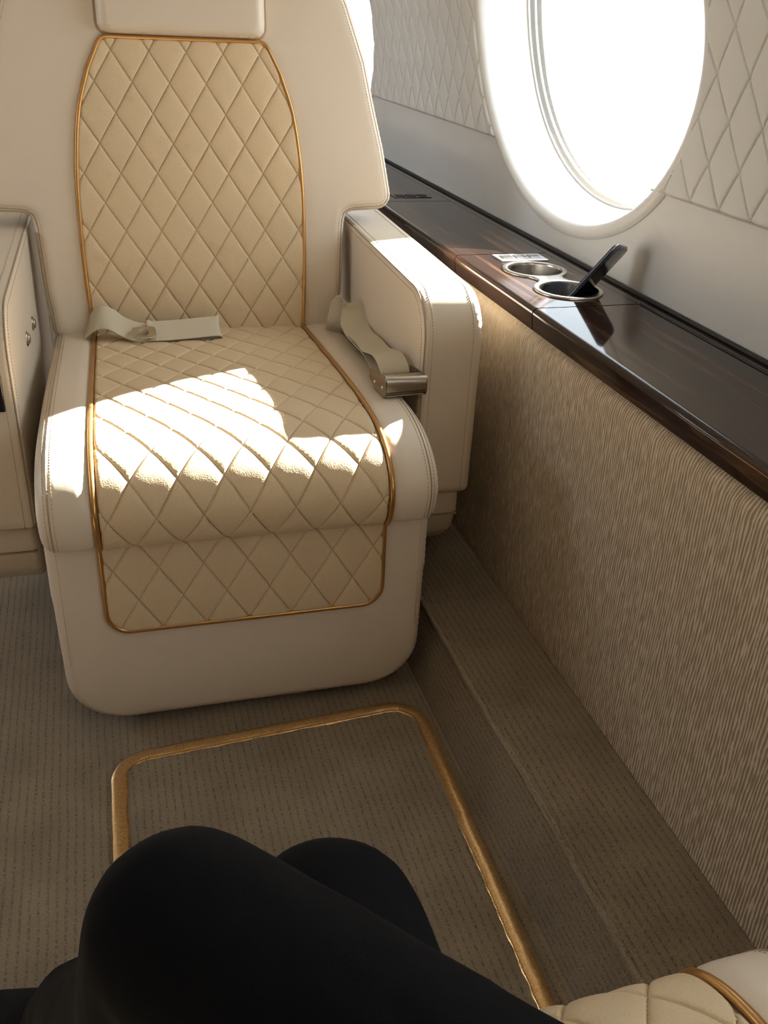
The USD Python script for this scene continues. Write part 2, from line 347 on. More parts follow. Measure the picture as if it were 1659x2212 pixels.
def dashes(segs, M, wfun, length, r, lift=.0004):
    u, v, du, dv = segs.T; n = len(u); V = []
    w0 = (wfun(u, v) if wfun else 0*u) + lift
    for a in (-.5, .5):
        for b in (-1, 1):
            for c in (-1, 1):
                uu, vv = u + du*a*length - dv*b*r, v + dv*a*length + du*b*r
                V.append(M(uu, vv, w0 + c*r - (abs(a) * .0006)))
    V = np.stack(V, 1)
    f = np.array([[0,1,3],[0,3,2],[4,7,5],[4,6,7],[0,5,1],[0,4,5],[2,3,7],[2,7,6],[0,2,6],[0,6,4],[1,5,7],[1,7,3]])
    F_ = (f[None] + 8*np.arange(n)[:, None, None]).reshape(-1, 3)
    return trimesh.Trimesh(V.reshape(-1, 3), F_, process=False)
def line_dashes(line_uv, M, wfun=None, step=.0052, length=.0033, r=.00045, lift=.0004):
    c = np.asarray(line_uv, float); L = np.r_[0, np.cumsum(np.linalg.norm(np.diff(c, axis=0), axis=1))]
    s = np.arange(step, L[-1], step); u, v = np.interp(s, L, c[:, 0]), np.interp(s, L, c[:, 1])
    u2, v2 = np.interp(s + 1e-4, L, c[:, 0]), np.interp(s + 1e-4, L, c[:, 1]); d = np.hypot(u2-u, v2-v) + 1e-12
    return dashes(np.stack([u, v, (u2-u)/d, (v2-v)/d], 1), M, wfun, length, r, lift)

# ------------------------------------------------------------------ the room shell
X_PANEL, Z_STEP, Z_LEDGE = 0.66, 0.10, 0.64
Y0, Y1 = -2.2, 6.4
fl = obj('floor', boxm(-1.5, 0.52, Y0, Y1, -0.03, 0.0), M_carpet, kind='structure', label='brown ribbed loop carpet of the cabin floor')
# carpeted step along the sidewall: sloping riser, rounded nose, flat tread
prof = np.array([(0.466, 0.0), (0.503, 0.092), (0.508, 0.100), (0.516, 0.1045), (0.526, 0.105), (0.60, Z_STEP), (0.70, Z_STEP), (0.70, -0.03), (0.466, -0.03)])
ys = np.arange(Y0, Y1 + .01, .025)
nose = [2, 3, 4]
V = []
for y in ys:
    p = prof.copy(); wob = (meshkit.fbm(np.array([[y*9, 1.3, .2]]), 3)[0] - .5)
    p[nose, 0] += wob*.008; p[nose, 1] += wob*.005
    V.append(np.stack([p[:, 0], np.full(len(p), y), p[:, 1]], 1))
V = np.array(V); n_, m_ = V.shape[:2]
i, j = np.meshgrid(np.arange(n_-1), np.arange(m_), indexing='ij'); j2 = (j+1) % m_
q = np.stack([i*m_+j, i*m_+j2, (i+1)*m_+j2, (i+1)*m_+j], -1).reshape(-1, 4)
stepm = trimesh.Trimesh(V.reshape(-1, 3), np.vstack([q[:, [0, 1, 2]], q[:, [0, 2, 3]]]), process=False)
if stepm.volume < 0: stepm.invert()
obj('trim_1', stepm, M_carpet, smooth=50, kind='structure', label='carpeted step running along the foot of the sidewall').GetName()

ny = np.arange(-.6, 3.2, .006); wv_ = meshkit.fbm(np.stack([ny*55, 0*ny, 0*ny], 1), 4) - .5; wl2 = meshkit.fbm(np.stack([ny*9, 0*ny + 1.3, 0*ny + .2], 1), 3) - .5
obj('worn_nose', tube(np.stack([.5065 + wl2*.008 + wv_*.004, ny, .0985 + wl2*.005 + wv_*.002], 1), .0052 + .0022*wv_, 7), M_carpet_worn, stage.GetPrimAtPath('/World/trim_1'), label='paler worn pile along the edge of the step')

def strip(profile, y0, y1, dy=.05):
    """An open surface swept along y from an (x, z) profile, thickened outwards a little"""
    p = np.asarray(profile, float); ys = np.linspace(y0, y1, max(2, int((y1-y0)/dy)))
    V = np.stack([np.broadcast_to(p[:, 0], (len(ys), len(p))), np.broadcast_to(ys[:, None], (len(ys), len(p))), np.broadcast_to(p[:, 1], (len(ys), len(p)))], -1)
    n, m = V.shape[:2]; i, j = np.meshgrid(np.arange(n-1), np.arange(m-1), indexing='ij')
    q = np.stack([i*m+j, (i+1)*m+j, (i+1)*m+j+1, i*m+j+1], -1).reshape(-1, 4)
    return trimesh.Trimesh(V.reshape(-1, 3), np.vstack([q[:, [0, 1, 2]], q[:, [0, 2, 3]]]), process=False)

wr = frame('wall_right', 'pale leather sidewall with quilted panels, windows and ribbed fabric dado')
arc = [(X_PANEL + .03*(1-math.cos(a)), .572 + .034*math.sin(a)) for a in np.linspace(0, PI/2, 8)]
obj('fabric_panel', strip([(X_PANEL, .099), (X_PANEL, .35), *arc, (.75, .606)], Y0, Y1), M_fabric, wr, label='beige wall panel of fine upright fabric ribs')
def fx(z):
    """the inner face of the sidewall"""
    return np.interp(z, [.55, .64, .72, .85, 1.0, 1.2, 1.4, 1.6, 1.75, 1.85], [.885, .882, .878, .868, .850, .805, .715, .55, .33, 0.0])
def fxs(z):
    z = np.asarray(z, float); return sum(fx(z + d) for d in np.linspace(-.06, .06, 7)) / 7
MW = lambda u, v, w: np.stack([fxs(v) - w, u, v], -1)             # u = y along the wall, v = height, w = into the room
WIN = [(1.700 + 1.73*k) for k in (-2, -1, 0, 1, 2)]
WZ, WA, WB = 1.035, 0.428, 0.330
oval = lambda yc, g=0.0: Polygon([(yc + (WA+g)*math.cos(t), WZ + (WB+g)*math.sin(t)) for t in np.linspace(0, 2*PI, 121)[:-1]])
holes = unary_union([oval(y, .006) for y in WIN])
Z_Q = 0.815
low = box(Y0, .56, Y1, Z_Q + .03).difference(holes)
def shell(poly, M, w, res):
    pts, t = tri_poly(poly, res, [0, res*.5]); 
    return trimesh.Trimesh(M(pts[:, 0], pts[:, 1], np.full(len(pts), w)), t[:, ::-1], process=False)
obj('lower_panel', shell(low, MW, 0.0, .05), M_wall_leather, wr, label='smooth pale leather panel under the quilted part')
obj('upper_lining', shell(box(Y0, Z_Q + .02, Y1, 1.46).difference(holes), MW, -0.004, .06), M_wall_leather, wr)
# quilted panels between the windows
spans = [(WIN[1] + .2, WIN[2] - .2, 1.191), (WIN[2] + .2, WIN[3] - .2, 2.379)]
for a, b, ph in spans:
    rect = box(a, Z_Q, b, 1.45).difference(holes.buffer(.010))
    rect = max(getattr(rect, 'geoms', [rect]), key=lambda g: g.area)
    if ph < 2: rect = rect.intersection(box(.55, 0, 9, 9))
    q = Quilt(.0745, .118, ph, Z_Q + .002, .0065)
    wf = lambda u, v, q=q: .008 + q.height(u, v)
    panel = obj('quilted_panel', pillow(rect, MW, wf, r=.006, th=.0, res=.0062, quilt=q), M_wall_leather, wr, label='diamond-quilted pale leather wall panel')
    obj('stitching', q.stitches(rect, MW, wf, step=.006, length=.004), M_wall_thread, panel, kind='stuff')
trim_line = cat([tube(np.stack([fxs(np.full(60, Z_Q - .002)) - .001, np.linspace(a_, b_, 60), np.full(60, Z_Q - .002)], 1), .0022, 6) for a_, b_ in ((.55, 1.39), (2.03, 3.12))])
obj('seam', trim_line, M_wall_thread, wr)
# the windows: ring, reveal and two panes
WLAB = ['oval cabin window well behind the camera', 'oval cabin window beside the camera, out of frame', 'large oval cabin window above the phone and the cup holder',
        'partly hidden oval cabin window behind the right shoulder of the seat back', 'oval cabin window hidden farther along behind the seat back']
for wi, yc in enumerate(WIN):
    wf_ = frame(f'window_{wi + 1}', WLAB[wi])
    prof = [(.026, -.004), (.026, .003), (.021, .008), (.012, .0095), (.003, .006), (-.002, -.002), (-.005, -.014), (-.012, -.05), (-.024, -.092), (-.026, -.100)]
    ph = np.linspace(0, 2*PI, 145)[:-1]; V = []
    for g, w in prof:
        y = yc + (WA+g)*np.cos(ph); z = WZ + (WB+g)*np.sin(ph)
        V.append(np.stack([fxs(z) - w, y, z], 1))
    V = np.array(V); m, n = V.shape[:2]
    i, j = np.meshgrid(np.arange(m-1), np.arange(n), indexing='ij'); j2 = (j+1) % n
    q = np.stack([i*n+j, i*n+j2, (i+1)*n+j2, (i+1)*n+j], -1).reshape(-1, 4)
    obj('window_frame', trimesh.Trimesh(V.reshape(-1, 3), np.vstack([q[:, [0, 1, 2]], q[:, [0, 2, 3]]]), process=False), M_ring, wf_)
    for g, w, rr in ((-.027, -.100, .003), (-.036, -.112, .003), (-.045, -.124, .003)):
        y = yc + (WA+g)*np.cos(ph); z = WZ + (WB+g)*np.sin(ph)
        obj('pane_seal', tube(np.stack([fxs(z) - w, y, z], 1), rr, 8, closed=True), M_ring, wf_)
    for w, g in ((-.103, -.02), (-.128, -.03)):
        poly = oval(yc, g); pts, t = tri_poly(poly, .05, [0, .03])
        obj('pane', trimesh.Trimesh(MW(pts[:, 0], pts[:, 1], np.full(len(pts), w)), t, process=False), M_glass, wf_, smooth=60)
    # outer skin collar so that daylight only enters through the panes
    prof2 = [(-.03, -.128), (-.02, -.135), (.25, -.135), (.25, -.02)]
    V = np.array([np.stack([fxs(WZ + (WB+g)*np.sin(ph)) - w, yc + (WA+g)*np.cos(ph), WZ + (WB+g)*np.sin(ph)], 1) for g, w in prof2])
    m, n = V.shape[:2]; i, j = np.meshgrid(np.arange(m-1), np.arange(n), indexing='ij'); j2 = (j+1) % n
    q = np.stack([i*n+j, i*n+j2, (i+1)*n+j2, (i+1)*n+j], -1).reshape(-1, 4)
    obj('pane_retainer', trimesh.Trimesh(V.reshape(-1, 3), np.vstack([q[:, [0, 1, 2]], q[:, [0, 2, 3]]]), process=False), M_ring, wf_)

# ceiling, far side of the cabin with its own windows, end bulkheads (outside the frame; they carry the daylight of the cabin)
zs = np.linspace(1.44, 1.85, 14)
XL = -1.46
right_half = [(float(fxs(z)), float(z)) for z in zs]
mir = lambda x: XL + .882 - x
mid = (XL + .882) / 2
ceil = [p for p in right_half if p[0] > mid + .05] + [(mid, 1.86)] + [(mir(x), z) for x, z in right_half[::-1] if x > mid + .05]
obj('ceiling', strip(ceil, Y0, Y1, .3), M_ceiling, kind='structure', label='pale curved cabin ceiling lining')
ML = lambda u, v, w: np.stack([mir(fxs(v)) + w, u, v], -1)
wl = frame('wall_left', 'wood-veneered sidewall on the far side of the aisle')
hl = unary_union([oval(y, -.02) for y in WIN[2:]])      # the other shades on that side are down
obj('lower_panel', shell(box(Y0, .0, Y1, 1.46).difference(hl), ML, 0.0, .06), M_veneer, wl)
obj('wall_far', boxm(-1.5, .9, Y1, Y1 + .03, 0, 1.9), M_veneer, kind='structure', label='wood-veneered bulkhead at the forward end of the cabin')
obj('wall_near', boxm(-1.5, .9, Y0 - .03, Y0, 0, 1.9), M_veneer, kind='structure', label='wood-veneered bulkhead at the aft end of the cabin')
obj('ground', boxm(-60, 90, -80, 80, -2.1, -2.0), M_apron, kind='structure', label='pale grey concrete apron outside the windows')

# ------------------------------------------------------------------ side ledge
ledge = thing('side_ledge', 'dark glossy lacquered wood ledge running along under the cabin windows', 'ledge')
SEG = [(Y0 + .05, 1.335), (1.335, 1.70), (1.70, 2.255), (2.255, Y1 - .05)]
CUPS = [(0.765, 1.57), (0.765, 1.43)]
GAP = .0016
def prism(poly, z0, z1, bev=.0):
    cs = m3.CrossSection([np.asarray(g.exterior.coords)[:-1] for g in [poly]] + [np.asarray(r.coords)[:-1] for r in poly.interiors], m3.FillRule.EvenOdd)
    return from_manifold(m3.Manifold.extrude(cs, z1 - z0).translate([0, 0, z0]))
XF, XB = X_PANEL - .004, 0.846
for k, (a, b) in enumerate(SEG):
    # each length: rounded front rail turning down into a fascia
    r = .010; arcp = [(XF + r - r*math.sin(t), Z_LEDGE - r + r*math.cos(t)) for t in np.linspace(0, PI/2, 9)]
    pr = Polygon([(XB, Z_LEDGE), *arcp, (XF + .004, Z_LEDGE - .036), (XF + .016, Z_LEDGE - .041), (XF + .05, Z_LEDGE - .041), (XF + .05, Z_LEDGE - .02), (XB, Z_LEDGE - .02)])
    cs = m3.CrossSection([np.asarray(pr.exterior.coords)[:-1]], m3.FillRule.EvenOdd)
    mm = m3.Manifold.extrude(cs, b - a - 2*GAP).rotate([90, 0, 0]).translate([0, b - GAP, 0])
    if k == 1:
        for cx, cy in CUPS: mm = mm - m3.Manifold.cylinder(.2, .051, .051, 64).translate([cx, cy, .55])
        mm = mm - m3.Manifold.cube([.058, .095, .01], True).rotate([0, 0, 90]).translate([.776, 1.661, Z_LEDGE + .0015])
    obj('ledge_section', from_manifold(mm), M_wood, ledge, smooth=30)
obj('rear_rail', boxm(XB + .003, .876, Y0 + .05, Y1 - .05, Z_LEDGE - .02, Z_LEDGE - .001, .0008), M_wood, ledge)
obj('wall_gap', boxm(.60 + .1, .884, Y0 + .05, Y1 - .05, Z_LEDGE - .035, Z_LEDGE - .0205), M_dark, ledge)
obj('wall_gasket', tube(np.array([(.8765, y, Z_LEDGE + .0005) for y in np.linspace(Y0 + .06, Y1 - .06, 30)]), .0045, 8), M_dark, ledge)
obj('lid_gasket', tube(np.array([(.852, y, Z_LEDGE - .0005) for y in np.linspace(Y0 + .06, 1.335, 20)]), .0035, 8), M_dark, ledge)

# cup holder: figure-of-eight plate with two deep cups
holder = thing('cup_holder', 'polished metal double cup holder set in the dark ledge', 'cup holder')
fig = unary_union([Point(*c).buffer(.0605, quad_segs=24) for c in CUPS]).buffer(.03, quad_segs=24).buffer(-.03, quad_segs=24)
plate = fig.difference(unary_union([Point(*c).buffer(.0505, quad_segs=24) for c in CUPS]))
MP = lambda u, v, w: np.stack([u, v, Z_LEDGE + w], -1)
obj('rim_plate', pillow(plate, MP, lambda u, v: .0035 + 0*u, r=.0022, th=-.0003, res=.004), M_steel, holder)
for cx, cy in CUPS:
    cup = lathe([(.0505, .0030), (.0497, .0015), (.0490, -.002), (.0485, -.068), (.046, -.0705), (0.0001, -.071)], 64)
    cup.apply_translation([cx, cy, Z_LEDGE]); cup.invert()
    obj('cup', cup, M_steel, holder)
# switch plates
def switch_plate(name, label, cx, cy, w, d, mat_plate, mat_btn, zt):
    t = thing(name, label, 'switch plate', (cx, cy, Z_LEDGE))
    obj('face_plate', boxm(-w/2, w/2, -d/2, d/2, -.002, zt, .0012), mat_plate, t)
    for k in (-1, 0, 1):
        b = boxm(k*w*.29 - w*.12, k*w*.29 + w*.12, -d*.22, d*.22, zt - .001, zt + .0016, .0008)
        obj('button', b, mat_btn, t)
    return t
switch_plate('switch_plate', 'silver three-button switch plate on the ledge beside the cup holder', .776, 1.661, .098, .052, M_satin, M_steel, .0028)
switch_plate('switch_plate', 'dark flush three-tab switch plate on the ledge beside the seat back', .764, 2.325, .098, .05, M_wood, M_dark, .0015)

# phone standing in the nearer cup, leaning on the wall
phone = thing('phone', 'dark blue-black smartphone standing in the nearer cup and leaning towards the window wall', 'phone')
Pb, Pt = np.array([.757, 1.440, .592]), np.array([.838, 1.398, .721])
Pb = Pb - (Pt - Pb)*.085; Lx = Pt - Pb; Lx /= np.linalg.norm(Lx)
vv = (Pb + Pt)/2 - np.array([0, 0, CZ]); vv /= np.linalg.norm(vv)
wv = vv - Lx*(vv @ Lx); wv /= np.linalg.norm(wv); nv = np.cross(Lx, wv)
if nv[2] > 0: nv = -nv
tilt = .26; Wd = wv*math.cos(tilt) + nv*math.sin(tilt); Nd = np.cross(Lx, Wd); Nd = Nd if Nd[2] < 0 else -Nd
PL, PW = np.linalg.norm(Pt - Pb), .064
outl = rounded(box(-PW/2, 0, PW/2, PL), .010, 0)
MPh = lambda u, v, w: Pb + np.asarray(u)[..., None]*Wd + np.asarray(v)[..., None]*Lx + np.asarray(w)[..., None]*Nd
obj('phone_body', pillow(outl, MPh, lambda u, v: .0042 + 0*u, r=.002, th=.0042, back_r=.002, res=.01), M_phone, phone)
ring = resample(outl.exterior.coords, .004)
obj('metal_rim', tube(MPh(ring[:, 0], ring[:, 1], 0*ring[:, 0]), .0017, 8, closed=True), M_phone_rim, phone, label='shiny metal rim')
scr = outl.buffer(-.0045)
obj('screen', pillow(scr, MPh, lambda u, v: .0047 + 0*u, r=.0004, th=-.004, res=.012), M_screen, phone)

# ------------------------------------------------------------------ the armchair (local origin under its middle)
OX, OY = .176, 1.55
chair = thing('cabin_armchair', 'cream leather cabin armchair with tan quilted centre and gold piping, facing the camera', 'armchair', (OX, OY, 0), -1.1)
L_ = lambda M: (lambda u, v, w: M(np.asarray(u, float), np.asarray(v, float), np.asarray(w, float)))
QW, QH = .0662, .1065
# -- cushion: outline in (u, s), s runs along a curve from the back over the front edge
cp = smooth_line([(.40, .444), (.145, .464), (-.04, .478), (-.18, .484), (-.265, .482), (-.320, .469), (-.358, .445), (-.373, .415), (-.366, .378), (-.350, .354)], 400)
cs_ = np.r_[0, np.cumsum(np.linalg.norm(np.diff(cp, axis=0), axis=1))]
ct = np.gradient(cp, axis=0); ct /= np.linalg.norm(ct, axis=1, keepdims=True); cn = np.stack([ct[:, 1], -ct[:, 0]], 1); cn = cn * np.sign(cn[:60, 1].mean())
def MC(u, s, w):
    y = np.interp(s, cs_, cp[:, 0]); z = np.interp(s, cs_, cp[:, 1]); a = np.interp(s, cs_, cn[:, 0]); b = np.interp(s, cs_, cn[:, 1])
    return np.stack([u + 0*s, y + a*w, z + b*w], -1)
SL = cs_[-1]; HWC, HQ = .292, .2135
cpoly = rounded(box(-HWC, 0, HWC, SL), .02, 0)
def wcush(u, s):
    e = np.clip((np.abs(u) - HQ) / (HWC - HQ), 0, 1)
    return np.where(np.abs(u) < HQ, -.002, .011*np.sqrt(np.clip(1 - (2*e - 1)**4, 0, 1)) - .002)
cushion = obj('seat_cushion', pillow(cpoly, MC, wcush, r=.022, th=.075, res=.012), M_leather, chair)
qpoly = box(-HQ + .004, .01, HQ - .004, SL - .004)
s_at = lambda z: float(np.interp(-z, -cp[200:, 1], cs_[200:]))
qc = Quilt(QW, QH, .108 - .173, s_at(.408))
wqc = lambda u, s: .003 + qc.height(u, s)
pad = obj('seat_quilt', pillow(qpoly, MC, wqc, r=.006, th=.01, res=.0058, quilt=qc), M_quilt, chair, label='tan diamond-quilted leather strip')
obj('stitching', qc.stitches(qpoly, MC, wqc), M_thread_tan, pad, kind='stuff')
for sgn in (-1, 1):
    s = np.linspace(.01, SL - .004, 120)
    obj('seat_piping', tube(MC(np.full(120, sgn*HQ), s, np.full(120, .0045)), .0042, 10), M_piping, chair, label='gold piping')
    s = np.linspace(.02, SL - .02, 160)
    for off in (.0135, .0245):
        ln = np.stack([np.full(160, sgn*(HWC - off)), s], 1)
        d_ = off; drop = .022 - math.sqrt(max(.022**2 - (.022 - min(d_, .022))**2, 0))
        obj('seam_stitching', line_dashes(ln, MC, lambda u, v, drop=drop: wcush(u, v) - drop), M_thread_tan, cushion, kind='stuff')
    obj('seam', tube(MC(np.full(160, sgn*(HWC - .019)), s, wcush(np.full(160, sgn*(HWC - .019)), s) - .0003), .0011, 6), M_seam, cushion)
# -- leg rest: hangs under the front edge of the cushion
LZ = lambda y: y
yl = 1.213 - OY
MLg = lambda u, v, w: np.stack([u, yl - w + .02*(v - .2), v], -1)
lp = Polygon([(-.293, .365), (-.290, .10), (-.25, .016), (.25, .016), (.290, .10), (.293, .365)])
lp = rounded(Polygon([(-.293, .375), (-.286, .018), (.286, .018), (.293, .375)]), .095, 0).union(box(-.292, .25, .292, .375))
lp = rounded(lp, .008, 0)
wl_ = lambda u, v: -.010*np.clip((.10 - v)/.10, 0, 1)**2
leg = obj('leg_rest', pillow(lp, MLg, wl_, r=.018, th=.10, res=.016), M_leather, chair)
lq = rounded(box(-.2145, .198, .2145, .50), .034, 0).intersection(box(-.3, 0, .3, .372))
ql = Quilt(QW, QH, .073 - .173, .252)
wql = lambda u, v: .004 + ql.height(u, v)
lpad = obj('leg_rest_quilt', pillow(lq, MLg, wql, r=.006, th=.01, res=.0058, quilt=ql), M_quilt, chair, label='tan diamond-quilted leather panel')
obj('stitching', ql.stitches(lq, MLg, wql), M_thread_tan, lpad, kind='stuff')
pu = [(-.2145, .37), (-.2145, .30)] + [(-.2145 + .034 - .034*math.cos(t), .198 + .034 - .034*math.sin(t)) for t in np.linspace(0, PI/2, 10)]
pu = np.array(pu + [(-x, z) for x, z in pu[::-1]])
pu = resample(pu, .005, closed=False)
obj('leg_rest_piping', tube(MLg(pu[:, 0], pu[:, 1], np.full(len(pu), .0035)), .0042, 10), M_piping, chair, label='gold piping')
for sgn in (-1, 1):
    ln = np.stack([np.full(60, sgn*.276), np.linspace(.14, .36, 60)], 1)
    obj('seam_stitching', line_dashes(ln, MLg, lambda u, v: -.0006 + 0*u), M_thread_tan, leg, kind='stuff')
# -- backrest with wings, reclined
AR = math.radians(6.5); YB = 1.893 - OY; ZB = .435
def MB(u, v, w):
    w = w + .26*np.asarray(u)**2 - .006
    return np.stack([u + 0*v, YB + v*math.sin(AR) - w*math.cos(AR), ZB + v*math.cos(AR) + w*math.sin(AR)], -1)
half = [(0, 0), (.288, 0), (.298, .10), (.303, .225), (.306, .245), (.318, .2505), (.398, .256), (.4, .27), (.382, .37), (.365, .44), (.345, .53), (.312, .625), (.27, .72), (.23, .80), (.18, .86), (0, .88)]
bp = Polygon(half + [(-x, y) for x, y in half[::-1]])
bp = rounded(bp, .028, .012).simplify(.0004)
back = obj('backrest', pillow(bp, MB, lambda u, v: 0*u, r=.02, th=.11, res=.016, back_r=.03), M_leather, chair)
hq = [(.208, -.03), (.2155, .09), (.2175, .22), (.2135, .33), (.2, .43), (.178, .50), (.152, .552), (0, .556)]
bq = rounded(Polygon(hq + [(-x, y) for x, y in hq[::-1]]), .024, 0)
crv = smooth_line(hq[:6], 40); bq = rounded(Polygon([tuple(p) for p in crv] + [(.150, .556), (-.150, .556)] + [(-p[0], p[1]) for p in crv[::-1]]), .022, 0)
qb = Quilt(QW*1.03, QH, .155 - .187, (.813 - ZB)/math.cos(AR) - .006)
wqb = lambda u, v: .003 + qb.height(u, v)
bpad = obj('backrest_quilt', pillow(bq, MB, wqb, r=.006, th=.01, res=.0058, quilt=qb), M_quilt, chair, label='tan diamond-quilted leather panel')
obj('stitching', qb.stitches(bq, MB, wqb), M_thread_tan, bpad, kind='stuff')
pl = resample(bq.exterior.coords, .006)
obj('backrest_piping', tube(MB(pl[:, 0], pl[:, 1], np.full(len(pl), .0035)), .004, 10, closed=True), M_piping, chair, label='gold piping')
hp = rounded(Polygon([(-.154, .561), (.150, .561), (.150, .70), (.14, .83), (-.14, .83), (-.153, .70)]), .018, 0)
head = obj('headrest', pillow(hp, MB, lambda u, v: .028 + 0*u, r=.02, th=.02, res=.016), M_leather, chair)
obj('headrest_gap', pillow(hp.buffer(.0045), MB, lambda u, v: .0012 + 0*u, r=.001, th=.01, res=.03), M_seam, head)
inset = bp.buffer(-.0135); ln = resample(inset.exterior.coords, .006); ln = np.vstack([ln, ln[:1]])
drop = .02 - math.sqrt(.02**2 - (.02 - .0135)**2)
obj('seam_stitching', line_dashes(ln, MB, lambda u, v: -drop + 0*u), M_thread_tan, back, kind='stuff')
inset = bp.buffer(-.0075); ln = resample(inset.exterior.coords, .008); drop2 = .02 - math.sqrt(.02**2 - (.02 - .0075)**2)
obj('seam', tube(MB(ln[:, 0], ln[:, 1], np.full(len(ln), -drop2 - .0002)), .001, 6, closed=True), M_seam, back)
# -- arms: rounded slabs with a big front corner, fairing below
def arm(sgn):
    x_in, wdt = .317, .107
    MA = lambda u, v, w: np.stack([sgn*(x_in + wdt/2 - w) + 0*u, u, v], -1)      # w positive towards the sitter
    ap = Polygon([(.62, .29), (-.163, .29), (-.163, .650), (.62, .662)])
    ap = rounded(ap, .012, 0)
    RC = .078
    ap = ap.difference(box(-.18, .651 - RC, -.163 + RC, .72).difference(Point(-.163 + RC, .651 - RC).buffer(RC, quad_segs=24)))
    a = obj('armrest', pillow(ap, MA, lambda u, v: wdt/2 + 0*u, r=.010, th=wdt/2, back_r=.016, res=.02), M_leather, chair)
    ln = resample(ap.buffer(-.001).exterior.coords, .006)
    ln = ln[(ln[:, 0] < .30)]
    order = np.argsort(np.arctan2(ln[:, 1] - .45, ln[:, 0] - .10)); 
    edge = LineString(np.asarray(ap.buffer(-.0022).exterior.coords))
    e2 = resample(ap.buffer(-.0022).exterior.coords, .006); e2 = np.vstack([e2, e2[:1]])
    dr = lambda o, rad: rad - math.sqrt(max(rad**2 - (rad - min(o, rad))**2, 0))
    obj('seam', tube(MA(e2[:-1, 0], e2[:-1, 1], np.full(len(e2) - 1, wdt/2 - dr(.0022, .010) + .0002)), .0012, 6, closed=True), M_seam, a)
    e3 = resample(ap.buffer(-.0105).exterior.coords, .006); e3 = np.vstack([e3, e3[:1]])
    obj('seam_stitching', line_dashes(e3, MA, lambda u, v: wdt/2 + 0*u), M_thread_tan, a, kind='stuff')
    # stitches on the face that runs over the top and down the front, beside both edges
    ring = np.asarray(resample(ap.exterior.coords, .0052)); nx = np.roll(ring, -1, 0) - np.roll(ring, 1, 0); nx /= np.linalg.norm(nx, axis=1, keepdims=True)
    out = np.stack([nx[:, 1], -nx[:, 0]], 1)
    if shapely.contains_xy(ap, *(ring[5] + out[5]*.004)): out = -out
    for xx in (x_in + .0165, x_in + wdt - .020):
        V = []; keep = ring[:, 0] < .5; c = ring[keep]; tn = nx[keep]; on = out[keep]
        for a_ in (-.5, .5):
            for b_ in (-1, 1):
                for c_ in (-1, 1):
                    p2 = c + tn*a_*.0033 + on*(.0003 + c_*.00045)
                    V.append(np.stack([np.full(len(c), sgn*(xx + b_*.00045)), p2[:, 0], p2[:, 1]], 1))
        V = np.stack(V, 1); f = np.array([[0,1,3],[0,3,2],[4,7,5],[4,6,7],[0,5,1],[0,4,5],[2,3,7],[2,7,6],[0,2,6],[0,6,4],[1,5,7],[1,7,3]])
        obj('seam_stitching', trimesh.Trimesh(V.reshape(-1, 3), (f[None] + 8*np.arange(len(c))[:, None, None]).reshape(-1, 3), process=False), M_thread_tan, a, kind='stuff')
    fp = rounded(Polygon([(-.135, .283), (-.135, .235), (-.128, .225), (-.115, .19), (-.07, .15), (.0, .13), (.5, .13), (.5, .283)]), .006, 0)
    MFa = lambda u, v, w: np.stack([sgn*(x_in + wdt/2 - w) + 0*u, u, v], -1)
    obj('arm_fairing', pillow(fp, MFa, lambda u, v: wdt/2 - .004 + 0*u, r=.012, th=wdt/2 - .008, back_r=.014, res=.02), M_leather, chair)
    obj('fairing_seam', boxm(min(sgn*(x_in + .007), sgn*(x_in + wdt - .011)), max(sgn*(x_in + .007), sgn*(x_in + wdt - .011)), -.1365, .45, .2335, .2365, .001), M_seam, chair)
    return a
arm(-1); arm(1)
# -- pedestal under the seat
obj('seat_pan', boxm(-.30, .30, -.26, .36, .20, .40, .03), M_leather, chair)
obj('pedestal', boxm(-.20, .20, -.18, .30, .0, .21, .02), M_leather, chair)
# -- two buttons on the inner face of one arm, dark panel on its front
for yy, zz in ((1.779, .517), (1.651, .529)):
    b = lathe([(.0001, .0065), (.0065, .0062), (.0085, .0045), (.0088, .003), (.0105, .0028), (.0125, .0015), (.013, 0), (.013, -.002)], 28)
    b.apply_transform(trimesh.transformations.rotation_matrix(PI/2, [0, 1, 0])); b.apply_translation([-.317, yy - OY - .003, zz - .004])
    if b.volume < 0: b.invert()
    obj('arm_button', b, M_bronze, chair, label='round metal button')
obj('arm_screen', boxm(-.400, -.334, -.1670, -.158, .497, .566, .002), M_screen, chair, label='small black control panel')

# the photographer's own seat is the same chair turned round
own = copy_of(chair, 'cream leather cabin armchair in the near right corner with only its front edge in view', (.150, -.020, 0), 180.0)

# ------------------------------------------------------------------ seat belts
def seat_point(x, y):
    return None
BW = .056
belt = thing('seat_belt', 'grey-beige belt strap with open metal buckle lying by the right armrest', 'seat belt')
c1 = smooth_line([(.452, 1.800, .462), (.452, 1.785, .487), (.460, 1.79, .517), (.472, 1.785, .527), (.478, 1.765, .516), (.468, 1.735, .5025), (.464, 1.70, .5), (.462, 1.66, .5), (.462, 1.60, .5015), (.463, 1.55, .503), (.457, 1.48, .502), (.453, 1.43, .500)], 80)
tw = np.linspace(0, 1, 80)[:, None]; tw = np.clip(tw*2.6, 0, 1); tw = tw*tw*(3 - 2*tw)
obj('strap', ribbon(c1, np.array([.80, -.50, .10])*(1 - tw) + np.array([1.0, .12, .0])*tw, BW), M_webbing, belt)
c2 = smooth_line([(.462, 1.655, .5035), (.461, 1.60, .508), (.458, 1.55, .511), (.455, 1.505, .522), (.453, 1.462, .532), (.452, 1.428, .530), (.452, 1.407, .518), (.452, 1.411, .507), (.452, 1.44, .504), (.453, 1.47, .504)], 70)
obj('strap_end', ribbon(c2, (1.0, .12, .0), BW - .003), M_webbing, belt)
